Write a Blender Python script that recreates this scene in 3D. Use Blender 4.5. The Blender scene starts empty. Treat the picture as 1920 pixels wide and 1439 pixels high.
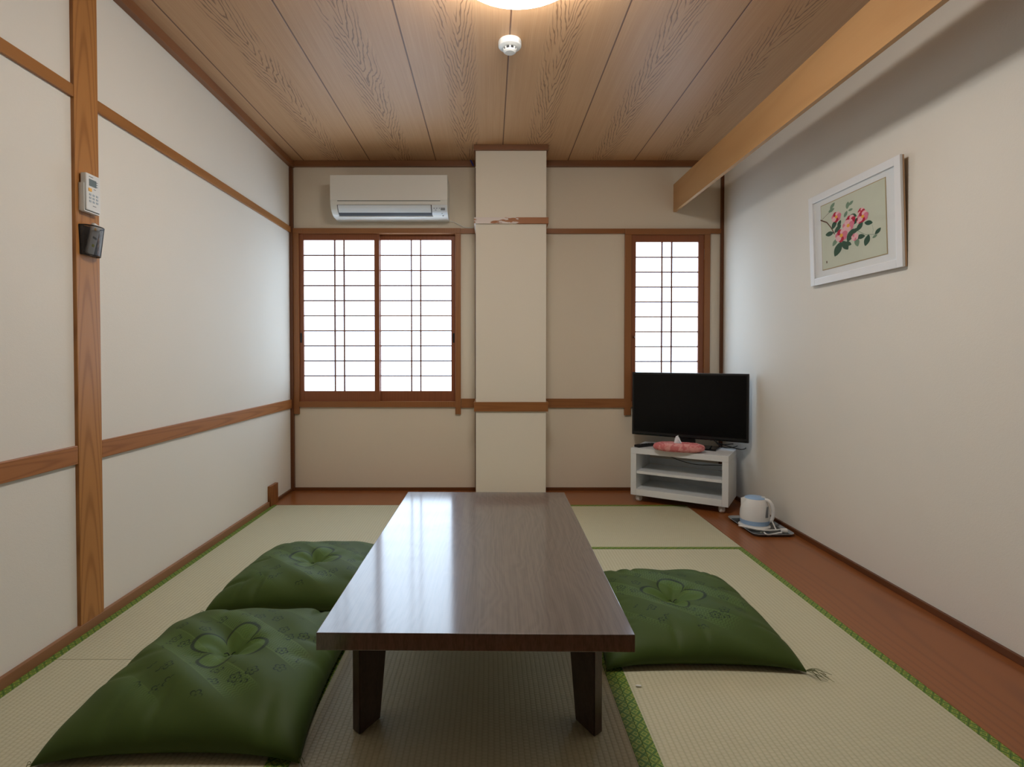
import bpy, bmesh, math, random
from mathutils import Vector, Matrix
random.seed(7)
C = bpy.context.scene.collection
PI = math.pi
R = math.radians

# ------------------------------------------------------------------ camera, world, exposure
F = 1020.0; CX = 918.0; CY = 687.0; PITCH = R(1.0); EYE = 1.0   # focal length and principal point of the photograph, px
cd = bpy.data.cameras.new('camera'); cam = bpy.data.objects.new('camera', cd); C.objects.link(cam)
cam.location = (0, 0, EYE); cam.rotation_euler = (PI/2 - PITCH, 0, 0)
cd.sensor_fit = 'HORIZONTAL'; cd.sensor_width = 36; cd.lens = F*36/1920
cd.shift_x = (960-CX)/1920; cd.shift_y = -(719.5-CY)/1920
cd.clip_start = .02; cd.clip_end = 100
sc = bpy.context.scene; sc.camera = cam
w = bpy.data.worlds.new('world'); sc.world = w; w.use_nodes = True
w.node_tree.nodes['Background'].inputs[0].default_value = (.75, .87, 1, 1)
w.node_tree.nodes['Background'].inputs[1].default_value = 1.0
sc.view_settings.view_transform = 'Standard'; sc.view_settings.look = 'None'
sc.view_settings.gamma = 1; sc.view_settings.use_curve_mapping = False
sc.view_settings.exposure = 0.04
LAMP = 36.0            # ceiling lamp shade radiance
WIN_L, WIN_R, WIN_2 = 3.2, 4.7, 4.2   # daylight glowing through the paper of each sash

# pixel of the photograph -> point on a plane of the room (surveying helper)
def _ray(px, py):
    x = (px-CX)/F; y = -(py-CY)/F
    return (x, y*math.sin(PITCH)+math.cos(PITCH), y*math.cos(PITCH)-math.sin(PITCH))
def atZ(px, py, z):
    d = _ray(px, py); t = (z-EYE)/d[2]; return Vector((d[0]*t, d[1]*t, z))
def atY(px, py, Y):
    d = _ray(px, py); t = Y/d[1]; return Vector((d[0]*t, Y, EYE+d[2]*t))
def atX(px, py, X):
    d = _ray(px, py); t = X/d[0]; return Vector((X, d[1]*t, EYE+d[2]*t))

XL, XR, YB, YF, ZC = -1.478, 1.732, 4.057, -2.6, 2.445
PL = -1.465            # face of the left posts

# ------------------------------------------------------------------ mesh helpers
class MB:
    def __init__(s): s.bm = bmesh.new(); s.mi = 0
    def poly(s, vs, faces):
        V = [s.bm.verts.new(v) for v in vs]
        for f in faces:
            try: fc = s.bm.faces.new([V[i] for i in f]); fc.material_index = s.mi
            except ValueError: pass
        return V
    def box(s, x0, x1, y0, y1, z0, z1, b=0, M=None):
        vs = [Vector((x, y, z)) for x in (x0, x1) for y in (y0, y1) for z in (z0, z1)]
        if M: vs = [M @ v for v in vs]
        V = s.poly(vs, [(0,1,3,2),(4,6,7,5),(0,4,5,1),(2,3,7,6),(0,2,6,4),(1,5,7,3)])
        if b:
            es = list({e for v in V for e in v.link_edges})
            r = bmesh.ops.bevel(s.bm, geom=es, offset=b, segments=2, affect='EDGES', profile=.6)
            for f in r['faces']: f.material_index = s.mi
        return s
    def prism(s, pts, a0, a1, axis='x', b=0, M=None):
        # pts 2D polygon in the other two axes (order y,z / x,z / x,y)
        def mk(p, a):
            v = {'x': (a, p[0], p[1]), 'y': (p[0], a, p[1]), 'z': (p[0], p[1], a)}[axis]
            v = Vector(v); return M @ v if M else v
        n = len(pts)
        V = s.poly([mk(p, a0) for p in pts]+[mk(p, a1) for p in pts],
                   [tuple(range(n))[::-1], tuple(range(n, 2*n))]+[(i, (i+1) % n, n+(i+1) % n, n+i) for i in range(n)])
        if b:
            es = list({e for v in V for e in v.link_edges})
            r = bmesh.ops.bevel(s.bm, geom=es, offset=b, segments=2, affect='EDGES')
            for f in r['faces']: f.material_index = s.mi
        return s
    def lathe(s, prof, c=(0,0,0), n=40, M=None, sx=1, sy=1, cap=True):
        vs = []; m = len(prof)
        for r, z in prof:
            for k in range(n):
                a = 2*PI*k/n; v = Vector((r*math.cos(a)*sx, r*math.sin(a)*sy, z))
                if M: v = M @ v
                vs.append(v+Vector(c))
        fs = [(i*n+k, i*n+(k+1) % n, (i+1)*n+(k+1) % n, (i+1)*n+k) for i in range(m-1) for k in range(n)]
        if cap: fs += [tuple(range(n))[::-1], tuple(range((m-1)*n, m*n))]
        s.poly(vs, fs); return s
    def tube(s, pts, r, n=8, M=None):
        pts = [Vector(p) for p in pts]
        if len(pts) > 2:   # catmull-rom smoothing
            out = []
            for i in range(len(pts)-1):
                p0 = pts[max(i-1, 0)]; p1 = pts[i]; p2 = pts[i+1]; p3 = pts[min(i+2, len(pts)-1)]
                for k in range(6):
                    t = k/6
                    out.append(.5*((2*p1)+(p2-p0)*t+(2*p0-5*p1+4*p2-p3)*t*t+(3*p1-p0-3*p2+p3)*t**3))
            pts = out+[pts[-1]]
        if M: pts = [M @ p for p in pts]
        vs = []; up = Vector((.13, .21, .97))
        for i, p in enumerate(pts):
            d = (pts[min(i+1, len(pts)-1)]-pts[max(i-1, 0)]).normalized()
            a = d.cross(up); a = a.normalized() if a.length > 1e-4 else Vector((1,0,0)); bb = d.cross(a)
            for k in range(n):
                t = 2*PI*k/n; vs.append(p+a*math.cos(t)*r+bb*math.sin(t)*r)
        m = len(pts)
        s.poly(vs, [(i*n+k, i*n+(k+1) % n, (i+1)*n+(k+1) % n, (i+1)*n+k) for i in range(m-1) for k in range(n)]
               + [tuple(range(n))[::-1], tuple(range((m-1)*n, m*n))])
        return s
    def grid(s, fn, nu, nv, closed=False):
        vs = [fn(i/nu, j/nv) for j in range(nv+1) for i in range(nu+1)]
        s.poly(vs, [(j*(nu+1)+i, j*(nu+1)+i+1, (j+1)*(nu+1)+i+1, (j+1)*(nu+1)+i) for j in range(nv) for i in range(nu)])
        return s
    def build(s, name, mats, parent=None, loc=None, rz=0, smooth=14, local=True):
        bmesh.ops.remove_doubles(s.bm, verts=s.bm.verts, dist=1e-6)
        bmesh.ops.recalc_face_normals(s.bm, faces=s.bm.faces)
        me = bpy.data.meshes.new(name); s.bm.to_mesh(me); s.bm.free()
        if not isinstance(mats, (list, tuple)): mats = [mats]
        for m in mats: me.materials.append(m)
        if smooth:
            me.shade_smooth(); me.set_sharp_from_angle(angle=R(smooth))
        o = bpy.data.objects.new(name, me); C.objects.link(o)
        if loc is not None: o.location = loc
        o.rotation_euler.z = rz
        if parent: o.parent = parent
        return o
def setp(o, label=None, cat=None, group=None, kind=None):
    if label: o['label'] = label
    if cat: o['category'] = cat
    if group: o['group'] = group
    if kind: o['kind'] = kind
    return o
def thing(name, loc, rz=0, label=None, cat=None, group=None, kind=None, parent=None):
    o = bpy.data.objects.new(name, None); C.objects.link(o); o.empty_display_size = .05
    o.location = loc; o.rotation_euler.z = rz
    if parent: o.parent = parent
    return setp(o, label, cat, group, kind)
def struct(o): return setp(o, kind='structure')

# ------------------------------------------------------------------ materials
def lin(c): return tuple((x/255/12.92 if x/255 <= .04045 else ((x/255+.055)/1.055)**2.4) for x in c)+(1,)
class NT:
    def __init__(s, name):
        s.mat = bpy.data.materials.new(name); s.mat.use_nodes = True; s.t = s.mat.node_tree; s.N = s.t.nodes; s.L = s.t.links
        s.p = s.N['Principled BSDF']; s.tc = s.N.new('ShaderNodeTexCoord').outputs['Object']
    def sep(s):
        n = s.N.new('ShaderNodeSeparateXYZ'); s.L.new(s.tc, n.inputs[0]); return n.outputs
    def set(s, sock, v):
        if isinstance(v, bpy.types.NodeSocket): s.L.new(v, sock)
        else: sock.default_value = v
    def m(s, op, a, b=None, c=None, clamp=False):
        n = s.N.new('ShaderNodeMath'); n.operation = op; n.use_clamp = clamp
        for i, v in enumerate((a, b, c)):
            if v is not None: s.set(n.inputs[i], v)
        return n.outputs[0]
    def mix(s, f, a, b, mode='MIX'):
        n = s.N.new('ShaderNodeMix'); n.data_type = 'RGBA'; n.blend_type = mode
        s.set(n.inputs[0], f); s.set(n.inputs[6], a); s.set(n.inputs[7], b); return n.outputs[2]
    def comb(s, x, y, z=0.):
        n = s.N.new('ShaderNodeCombineXYZ'); s.set(n.inputs[0], x); s.set(n.inputs[1], y); s.set(n.inputs[2], z); return n.outputs[0]
    def scale(s, v):
        n = s.N.new('ShaderNodeMapping'); s.L.new(s.tc, n.inputs[0]); n.inputs['Scale'].default_value = v; return n.outputs[0]
    def noise(s, vec=None, scale=5, detail=3, rough=.5, dist=0):
        n = s.N.new('ShaderNodeTexNoise'); s.L.new(vec or s.tc, n.inputs['Vector'])
        n.inputs['Scale'].default_value = scale; n.inputs['Detail'].default_value = detail
        n.inputs['Roughness'].default_value = rough; n.inputs['Distortion'].default_value = dist; return n.outputs[0]
    def voro(s, vec=None, scale=5, feature='F1', out='Distance'):
        n = s.N.new('ShaderNodeTexVoronoi'); n.feature = feature; s.L.new(vec or s.tc, n.inputs['Vector'])
        n.inputs['Scale'].default_value = scale; return n.outputs[out], n
    def ss(s, x, a, b):      # smoothstep
        n = s.N.new('ShaderNodeMapRange'); n.interpolation_type = 'SMOOTHSTEP'
        s.set(n.inputs[0], x); n.inputs[1].default_value = a; n.inputs[2].default_value = b; return n.outputs[0]
    def bump(s, h, strength=.3, dist=.002):
        n = s.N.new('ShaderNodeBump'); n.inputs['Strength'].default_value = strength; n.inputs['Distance'].default_value = dist
        s.L.new(h, n.inputs['Height']); s.L.new(n.outputs[0], s.p.inputs['Normal'])
    def out(s, col, rough=.5, metal=0, coat=0, spec=.5):
        s.set(s.p.inputs['Base Color'], col); s.set(s.p.inputs['Roughness'], rough)
        s.p.inputs['Metallic'].default_value = metal; s.p.inputs['Coat Weight'].default_value = coat
        s.p.inputs['Specular IOR Level'].default_value = spec
        return s.mat

def plain(name, c, rough=.5, metal=0, coat=0, spec=.5, var=.06):
    g = NT(name); n = g.noise(scale=14, detail=3)
    a = lin(c); b = tuple(x*(1-var) for x in a[:3])+(1,)
    return g.out(g.mix(n, b, a), rough, metal, coat, spec)

def wood(name, light, dark, u, v, uc=0., half=.05, rings=9, freq=14., rough=.42, spec=.4, coat=0, amt=.75, fine=.35, vs=1.0):
    """sawn wood: cathedral figure about the line u=uc, grain running along v ('x','y','z')"""
    g = NT(name); o = g.sep(); ax = dict(x=0, y=1, z=2)
    U = g.m('SUBTRACT', o[ax[u]], uc); V = o[ax[v]]
    sv = [0, 0, 0]; sv[ax[v]] = .6*vs; sv[ax[u]] = 2.2
    for i in range(3):
        if sv[i] == 0: sv[i] = 2.2
    wob = g.noise(g.scale(tuple(sv)), scale=1.7, detail=2)
    un = g.m('DIVIDE', U, half)
    arch = g.m('MULTIPLY', g.m('MULTIPLY', un, un), 2.6)
    ph = g.m('ADD', g.m('ADD', arch, g.m('MULTIPLY', V, rings*.7*vs)), g.m('MULTIPLY', wob, 4.0))
    s1 = g.m('SINE', g.m('MULTIPLY', ph, freq*.35))
    line = g.m('POWER', g.m('ADD', g.m('MULTIPLY', s1, .5), .5), 4.0)
    fv = [0, 0, 0]; fv[ax[v]] = 3
    for i in range(3):
        if fv[i] == 0: fv[i] = 260
    fn = g.noise(g.scale(tuple(fv)), scale=1, detail=2)
    big = g.noise(g.scale(tuple(x*.6 for x in sv)), scale=2.1, detail=2)
    f = g.m('ADD', g.m('MULTIPLY', line, amt), g.m('MULTIPLY', fn, fine), clamp=True)
    col = g.mix(f, lin(light), lin(dark))
    col = g.mix(g.m('MULTIPLY', big, .5), col, lin(tuple(x*.82 for x in light)), 'MIX')
    g.bump(fn, .08, .0006)
    return g.out(col, rough, coat=coat, spec=spec)

# walls: cream wallpaper with a fine woven emboss
def wallpaper(name, c):
    g = NT(name)
    n1 = g.noise(scale=420, detail=2); n2 = g.noise(scale=1.3, detail=3); n3 = g.noise(scale=90, detail=2)
    a = lin(c); b = tuple(x*.95 for x in a[:3])+(1,)
    col = g.mix(n2, a, b)
    g.bump(g.m('ADD', n1, g.m('MULTIPLY', n3, .6)), .35, .0012)
    return g.out(col, .75, spec=.25)
M_wall = wallpaper('wallpaper', (230, 226, 216))
M_wallb = wallpaper('wallpaper_back', (224, 212, 192))

HON = (178, 118, 62); HOD = (122, 68, 26)
M_post = wood('post_cedar', (190, 132, 72), (140, 84, 36), 'y', 'z', uc=1.985, half=.05, rings=9, freq=11, amt=.55)
M_wy = wood('rail_cedar_y', (176, 116, 66), (132, 78, 40), 'z', 'y', uc=.645, half=.03, rings=7, freq=10, amt=.55)
M_wx = wood('rail_cedar_x', (158, 104, 58), (124, 76, 40), 'z', 'x', uc=.65, half=.03, rings=5, freq=9, amt=.45)
M_wz = wood('casing_cedar', (160, 106, 62), (132, 82, 46), 'x', 'z', uc=.0, half=.12, rings=3, freq=9, amt=.4)
M_sash = wood('sash_wood', (150, 90, 56), (118, 64, 36), 'x', 'z', uc=.0, half=.2, rings=3, freq=9, amt=.3)
M_lat = plain('lattice_wood', (118, 72, 54), .6)
M_mould = wood('moulding_wood', (150, 100, 62), (112, 68, 38), 'z', 'y', uc=2.4, half=.08, rings=3, freq=7, amt=.35)
M_board = wood('hanging_board', (200, 156, 106), (176, 130, 82), 'z', 'y', uc=2.17, half=.12, rings=3, freq=7, amt=.25, fine=.3)
M_floor = wood('floor_board', (152, 90, 44), (114, 62, 28), 'x', 'y', uc=1.58, half=.13, rings=3, freq=11, rough=.28, amt=.4, fine=.3, spec=.5)
M_dtrim = wood('dark_trim', (112, 66, 34), (84, 46, 22), 'z', 'y', uc=0, half=.1, rings=4, freq=8, amt=.3)

# ceiling: printed wood panels, .486 m apart, with cathedral figure down the middle of each
def ceiling_mat():
    g = NT('ceiling_panel'); o = g.sep(); per = .486
    a = g.m('DIVIDE', g.m('SUBTRACT', o[0], .0905), per)
    idx = g.m('FLOOR', a); fr = g.m('SUBTRACT', g.m('SUBTRACT', a, idx), .5)      # -.5 .. .5 across a panel
    U = g.m('MULTIPLY', fr, per)
    wob = g.noise(g.comb(g.m('MULTIPLY', o[0], 5.), g.m('MULTIPLY', o[1], 1.3), idx), scale=1, detail=2)
    fwob = g.noise(g.comb(g.m('MULTIPLY', o[0], 34.), g.m('MULTIPLY', o[1], 7.), idx), scale=1, detail=2)
    cen = g.m('SUBTRACT', U, g.m('MULTIPLY', g.m('SUBTRACT', wob, .5), .05))
    au = g.m('ABSOLUTE', cen)
    arch = g.m('MULTIPLY', au, 78.)          # v shaped figure
    ph = g.m('ADD', g.m('SUBTRACT', g.m('MULTIPLY', o[1], -12.), arch), g.m('ADD', g.m('MULTIPLY', wob, 6.), g.m('MULTIPLY', fwob, 2.6)))
    s1 = g.m('SINE', g.m('MULTIPLY', ph, 4.6))
    line = g.ss(s1, .45, .98)
    mask = g.m('SUBTRACT', 1., g.ss(au, .05, .10))
    gap = g.ss(g.noise(g.comb(g.m('MULTIPLY', o[0], 14.), g.m('MULTIPLY', o[1], 2.5), idx), scale=1, detail=1), .30, .42)
    line = g.m('MULTIPLY', g.m('MULTIPLY', line, mask), gap)
    st = g.noise(g.comb(g.m('MULTIPLY', o[0], 300.), g.m('MULTIPLY', o[1], 3.), idx), scale=1, detail=2)
    strip = g.noise(g.comb(g.m('MULTIPLY', o[0], 60.), g.m('MULTIPLY', o[1], .5), idx), scale=1, detail=2)
    seam = g.ss(g.m('SUBTRACT', .5, g.m('ABSOLUTE', fr)), .010, .004)
    base = g.mix(st, lin((212, 172, 132)), lin((182, 140, 100)))
    base = g.mix(g.m('MULTIPLY', g.ss(strip, .35, .7), .5), base, lin((190, 148, 108)))
    base = g.mix(g.m('MULTIPLY', line, .62), base, lin((92, 58, 34)))
    base = g.mix(g.m('MULTIPLY', seam, .85), base, lin((84, 46, 28)))
    g.bump(g.m('SUBTRACT', 1., g.m('MAXIMUM', seam, g.m('MULTIPLY', line, .3))), .4, .002)
    return g.out(base, .45, spec=.4)
M_ceil = ceiling_mat()

# tatami: rush columns 15 mm wide running along the mat (axis), crossed by the rush stalks
def tatami_mat(name, axis):
    g = NT(name); o = g.sep()
    A, B = (o[0], o[1]) if axis == 'y' else (o[1], o[0])     # A across the columns, B along them
    wob = g.m('MULTIPLY', g.noise(scale=6, detail=2), .004)
    a = g.m('ADD', A, wob)
    colw = g.m('SINE', g.m('MULTIPLY', a, 2*PI/.0152))
    groove = g.m('POWER', g.m('ABSOLUTE', g.m('SINE', g.m('MULTIPLY', a, PI/.0152))), .55)
    alt = g.m('SIGN', g.m('SINE', g.m('MULTIPLY', a, PI/.0152)))
    row = g.m('SINE', g.m('ADD', g.m('MULTIPLY', B, 2*PI/.0115), g.m('MULTIPLY', alt, 1.57)))
    st = g.noise(g.comb(g.m('MULTIPLY', A, 12.), g.m('MULTIPLY', B, 380.)), scale=1, detail=2)
    h = g.m('ADD', g.m('ADD', g.m('MULTIPLY', groove, 1.0), g.m('MULTIPLY', row, .22)), g.m('MULTIPLY', st, .5))
    big = g.noise(scale=2.2, detail=4)
    c = g.mix(st, lin((201, 198, 170)), lin((181, 177, 149)))
    c = g.mix(g.m('MULTIPLY', big, .4), c, lin((194, 186, 158)))
    c = g.mix(g.m('MULTIPLY', g.m('SUBTRACT', 1., groove), .42), c, lin((150, 144, 108)))
    c = g.mix(g.m('MULTIPLY', g.ss(row, .2, -1.), .14), c, lin((150, 144, 106)))
    g.bump(h, .6, .0015)
    return g.out(c, .62, spec=.3)
M_taty = tatami_mat('tatami_rush_lengthways', 'y'); M_tatx = tatami_mat('tatami_rush_crossways', 'x')
def border_mat(name, axis):
    g = NT(name); o = g.sep(); A, B = (o[0], o[1]) if axis == 'y' else (o[1], o[0])
    P = .030
    def tri(x): return g.m('ABSOLUTE', g.m('SUBTRACT', g.m('FRACT', x), .5))
    s = g.m('DIVIDE', g.m('ADD', A, B), P); d = g.m('DIVIDE', g.m('SUBTRACT', A, B), P)
    e = g.m('MINIMUM', tri(s), tri(d))                       # 0 on the diamond's middle, .5 on its edge
    e2 = g.m('MAXIMUM', tri(s), tri(d))
    lat = g.ss(e2, .44, .48)                                # diamond lattice
    ring = g.m('MULTIPLY', g.ss(e2, .20, .24), g.ss(e2, .32, .28))
    n = g.noise(scale=70, detail=2)
    th = g.noise(scale=900, detail=1)
    c = g.mix(th, lin((104, 138, 56)), lin((72, 106, 42)))
    c = g.mix(g.m('MULTIPLY', ring, .75), c, lin((176, 172, 80)))
    c = g.mix(g.m('MULTIPLY', g.ss(n, .5, .65), .5), c, lin((142, 148, 52)))
    c = g.mix(g.m('MULTIPLY', lat, .75), c, lin((36, 62, 26)))
    return g.out(c, .6, spec=.3)
M_bordy = border_mat('border_brocade_lengthways', 'y'); M_bordx = border_mat('border_brocade_crossways', 'x')

# shoji paper glowing with daylight
def paper(name, k, top, zt):
    g = NT(name); o = g.sep()
    f = g.noise(scale=60, detail=4); big = g.noise(scale=1.5, detail=2)
    s = g.m('MULTIPLY', g.m('ADD', .94, g.m('MULTIPLY', big, .12)), k)
    g.p.inputs['Emission Color'].default_value = (.64, .81, 1, 1)
    g.L.new(s, g.p.inputs['Emission Strength'])
    return g.out(g.mix(f, lin((235, 238, 242)), lin((245, 246, 248))), .9, spec=.1)
M_papL = paper('paper_left_sash', WIN_L, 0, 0); M_papR = paper('paper_right_sash', WIN_R, 0, 0); M_pap2 = paper('paper_narrow_window', WIN_2, 0, 0)

# low table: dark walnut laminate, glossy
def table_mat(name, rough=.13, lt=(90, 77, 71), dk=(60, 49, 44)):
    g = NT(name); o = g.sep()
    big = g.noise(g.comb(g.m('MULTIPLY', o[0], 3.2), g.m('MULTIPLY', o[1], 1.0), o[2]), scale=1.3, detail=3, dist=.8)
    ph = g.m('ADD', g.m('MULTIPLY', o[0], 60.), g.m('MULTIPLY', big, 26.))
    l1 = g.m('ADD', g.m('MULTIPLY', g.m('SINE', g.m('MULTIPLY', ph, 3.0)), .5), .5)
    st = g.noise(g.comb(g.m('MULTIPLY', o[0], 240.), g.m('MULTIPLY', o[1], 4.), g.m('MULTIPLY', o[2], 60.)), scale=1, detail=3)
    f = g.m('ADD', g.m('MULTIPLY', l1, .16), g.m('MULTIPLY', st, .84))
    c = g.mix(g.ss(f, .25, .85), lin(lt), lin(dk))
    c = g.mix(g.m('MULTIPLY', g.noise(scale=3, detail=2), .3), c, lin(tuple(x*.9 for x in lt)))
    if rough < .2:
        g.p.inputs['Coat Roughness'].default_value = .11; g.p.inputs['Coat IOR'].default_value = 1.75
        return g.out(c, .4, spec=.4, coat=1)
    return g.out(c, g.m('ADD', rough, g.m('MULTIPLY', st, .05)), spec=.5)
M_top = table_mat('walnut_top'); M_leg = table_mat('walnut_leg', .35, (78, 58, 48), (50, 36, 30))

# cushion satin: green with woven flowers
def cushion_mat():
    g = NT('green_satin'); o = g.sep(); x, y = o[0], o[1]
    r = g.m('SQRT', g.m('ADD', g.m('MULTIPLY', x, x), g.m('MULTIPLY', y, y)))
    th = g.m('ARCTAN2', y, x)
    def flower(r, th, n, rad, wdt, ph=0.):
        c5 = g.m('ABSOLUTE', g.m('COSINE', g.m('ADD', g.m('MULTIPLY', th, n/2), ph)))
        edge = g.m('MULTIPLY', g.m('ADD', .38, g.m('MULTIPLY', g.m('POWER', c5, .55), .62)), rad)
        d = g.m('ABSOLUTE', g.m('SUBTRACT', r, edge))
        return g.ss(d, wdt, wdt*.45), g.ss(g.m('SUBTRACT', edge, r), 0., .01)
    ol, inside = flower(r, th, 4, .115, .0078, .35)
    ol2, _ = flower(r, th, 4, .112, .008, .35)
    # scattered small flowers (cell centred)
    vd, vn = g.voro(g.comb(x, y), scale=13); vn.inputs['Randomness'].default_value = .8
    pos = vn.outputs['Position']; sp = g.N.new('ShaderNodeSeparateXYZ'); g.L.new(pos, sp.inputs[0])
    dx = g.m('SUBTRACT', x, g.m('DIVIDE', sp.outputs[0], 1.)); dy = g.m('SUBTRACT', y, g.m('DIVIDE', sp.outputs[1], 1.))
    rr = g.m('SQRT', g.m('ADD', g.m('MULTIPLY', dx, dx), g.m('MULTIPLY', dy, dy))); tt = g.m('ARCTAN2', dy, dx)
    sm, _ = flower(rr, tt, 5, .017, .0030)
    dot = g.ss(rr, .0045, .003)
    zone = g.m('MULTIPLY', g.ss(r, .115, .13), g.ss(r, .26, .24))
    pick = g.ss(g.noise(g.comb(x, y), scale=7, detail=1), .42, .46)
    small = g.m('MULTIPLY', g.m('MULTIPLY', g.m('MAXIMUM', sm, dot), zone), pick)
    # diagonal woven bands in faint relief
    dgn = g.m('ADD', g.m('MULTIPLY', x, .62), g.m('MULTIPLY', y, .78))
    band = g.ss(g.m('ABSOLUTE', g.m('SINE', g.m('MULTIPLY', dgn, 17.))), .78, .84)
    dg2 = g.m('SUBTRACT', g.m('MULTIPLY', x, .78), g.m('MULTIPLY', y, .62))
    hatch = g.m('ADD', g.m('MULTIPLY', g.m('SINE', g.m('MULTIPLY', g.m('ADD', dg2, g.m('MULTIPLY', g.m('ABSOLUTE', g.m('SINE', g.m('MULTIPLY', dgn, 160.))), .006)), 620.)), .5), .5)
    bz = g.m('MULTIPLY', g.m('MULTIPLY', band, hatch), g.ss(r, .29, .22))
    ln = g.m('MULTIPLY', g.ss(g.m('ABSOLUTE', g.m('SUBTRACT', g.m('ABSOLUTE', g.m('SINE', g.m('MULTIPLY', dgn, 17.))), .8)), .03, .01), g.ss(r, .28, .2))
    weave = g.noise(scale=600, detail=1); big = g.noise(scale=4, detail=2)
    c = g.mix(big, lin((66, 85, 33)), lin((56, 73, 28)))
    c = g.mix(g.m('MULTIPLY', bz, .5), c, lin((84, 112, 52)))
    c = g.mix(g.m('MULTIPLY', ln, .35), c, lin((96, 120, 62)))
    c = g.mix(g.m('MULTIPLY', inside, .4), c, lin((84, 112, 48)))
    c = g.mix(g.m('MULTIPLY', small, .95), c, lin((22, 42, 22)))
    c = g.mix(g.m('MULTIPLY', ol, .8), c, lin((16, 30, 20)))
    g.p.inputs['Sheen Weight'].default_value = .03; g.p.inputs['Sheen Roughness'].default_value = .4
    g.p.inputs['Sheen Tint'].default_value = lin((150, 190, 110))
    g.bump(weave, .12, .0006)
    return g.out(c, g.m('SUBTRACT', .60, g.m('MULTIPLY', bz, .08)), spec=.22)
M_cush = cushion_mat()

M_white = plain('white_plastic', (226, 228, 226), .35, var=.03)
M_ac = plain('white_housing', (228, 228, 222), .4, var=.03)
M_acf = plain('white_flap', (226, 234, 240), .3, var=.03)
M_dark = plain('dark_slot', (40, 42, 46), .6)
M_grey = plain('grey_print', (120, 126, 132), .5)
M_lam = plain('white_laminate', (226, 229, 230), .35, var=.03)
M_black = plain('black_plastic', (18, 18, 20), .35)
M_screen = plain('black_screen', (7, 8, 11), .22, var=.02, spec=.25)
M_gloss = plain('gloss_black', (14, 15, 18), .08)
M_wire = plain('black_cord', (20, 20, 22), .5)
M_wcord = plain('white_cord', (224, 224, 220), .45)
M_blue = plain('pale_blue_plastic', (158, 190, 226), .3)
M_bluetape = plain('blue_tape', (44, 46, 130), .6)
M_tray = None
M_cream = plain('white_kettle', (232, 234, 234), .18, var=.02)
M_amber = plain('orange_button', (246, 188, 92), .5)
M_lcd = plain('lcd_grey', (112, 126, 128), .4)
M_tissue = plain('tissue_paper', (236, 238, 244), .85)
M_mat = plain('picture_mount', (226, 230, 232), .8, var=.02)
M_frame = plain('white_frame', (232, 234, 236), .35, var=.02)
M_tan = plain('frame_back_wood', (196, 160, 124), .6)
M_tag = plain('white_tag', (236, 236, 232), .7)
M_tuft = plain('dark_green_knot', (26, 40, 24), .8)
M_thread = plain('green_thread', (110, 112, 72), .8)
M_steel = plain('steel', (170, 172, 170), .3, metal=.9)
def screen_glass():
    g = NT('picture_glass'); m = g.mat
    tr = g.N.new('ShaderNodeBsdfTransparent'); gl = g.N.new('ShaderNodeBsdfGlossy'); gl.inputs['Roughness'].default_value = .05
    fr = g.N.new('ShaderNodeFresnel'); fr.inputs[0].default_value = 1.4
    mx = g.N.new('ShaderNodeMixShader'); g.L.new(g.m('MULTIPLY', fr.outputs[0], .08), mx.inputs[0])
    g.L.new(tr.outputs[0], mx.inputs[1]); g.L.new(gl.outputs[0], mx.inputs[2])
    g.L.new(mx.outputs[0], g.N['Material Output'].inputs[0]); return m
M_glass = screen_glass()
def pink_fabric():
    g = NT('pink_quilt'); n = g.noise(scale=28, detail=3, dist=1.2)
    c = g.mix(g.ss(n, .42, .6), lin((206, 116, 118)), lin((224, 160, 156)))
    g.bump(g.noise(scale=40, detail=3), .4, .003); return g.out(c, .75, spec=.2)
M_pink = pink_fabric()
def tray_mat():
    g = NT('tray_lacquer'); d, n = g.voro(scale=24); nn = g.noise(scale=30, detail=2)
    c = g.mix(g.ss(g.m('ADD', d, g.m('MULTIPLY', nn, .5)), .5, .42), lin((38, 46, 48)), lin((150, 156, 140)))
    return g.out(c, .25)
M_tray = tray_mat()
M_rim = plain('tray_rim', (150, 156, 160), .3)
def peel_mat():
    g = NT('peeling_band'); o = g.sep()
    n = g.noise(g.comb(g.m('MULTIPLY', o[0], 14.), o[1], g.m('MULTIPLY', o[2], 50.)), scale=1, detail=4)
    edge = g.ss(o[0], .24, .02)
    f = g.ss(g.m('ADD', n, g.m('MULTIPLY', edge, .22)), .58, .66)
    f = g.m('MULTIPLY', f, g.ss(o[0], .25, .18))
    st = g.noise(g.scale((3, 200, 200)), scale=1)
    c = g.mix(st, lin((176, 118, 74)), lin((150, 94, 54)))
    return g.out(g.mix(f, c, lin((222, 212, 206))), .5, spec=.3)
M_peel = peel_mat()
def lamp_mat():
    g = NT('lamp_shade'); g.p.inputs['Emission Color'].default_value = (1, .98, .94, 1); g.p.inputs['Emission Strength'].default_value = LAMP
    return g.out(g.mix(g.noise(scale=5), (.9, .9, .88, 1), (.95, .95, .93, 1)), .4)
M_lamp = lamp_mat()
def mesh_mat():
    g = NT('wire_mesh'); o = g.sep()
    def w(s): return g.m('ABSOLUTE', g.m('SINE', g.m('MULTIPLY', s, PI/.0028)))
    f = g.ss(g.m('MINIMUM', w(g.m('ADD', o[1], o[2])), w(g.m('SUBTRACT', o[1], o[2]))), .62, .5)
    tr = g.N.new('ShaderNodeBsdfTransparent'); mx = g.N.new('ShaderNodeMixShader')
    g.L.new(f, mx.inputs[0]); g.L.new(tr.outputs[0], mx.inputs[1]); g.L.new(g.p.outputs[0], mx.inputs[2])
    g.L.new(mx.outputs[0], g.N['Material Output'].inputs[0]); return g.out(lin((50, 46, 44)), .4)
M_mesh = mesh_mat()

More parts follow.
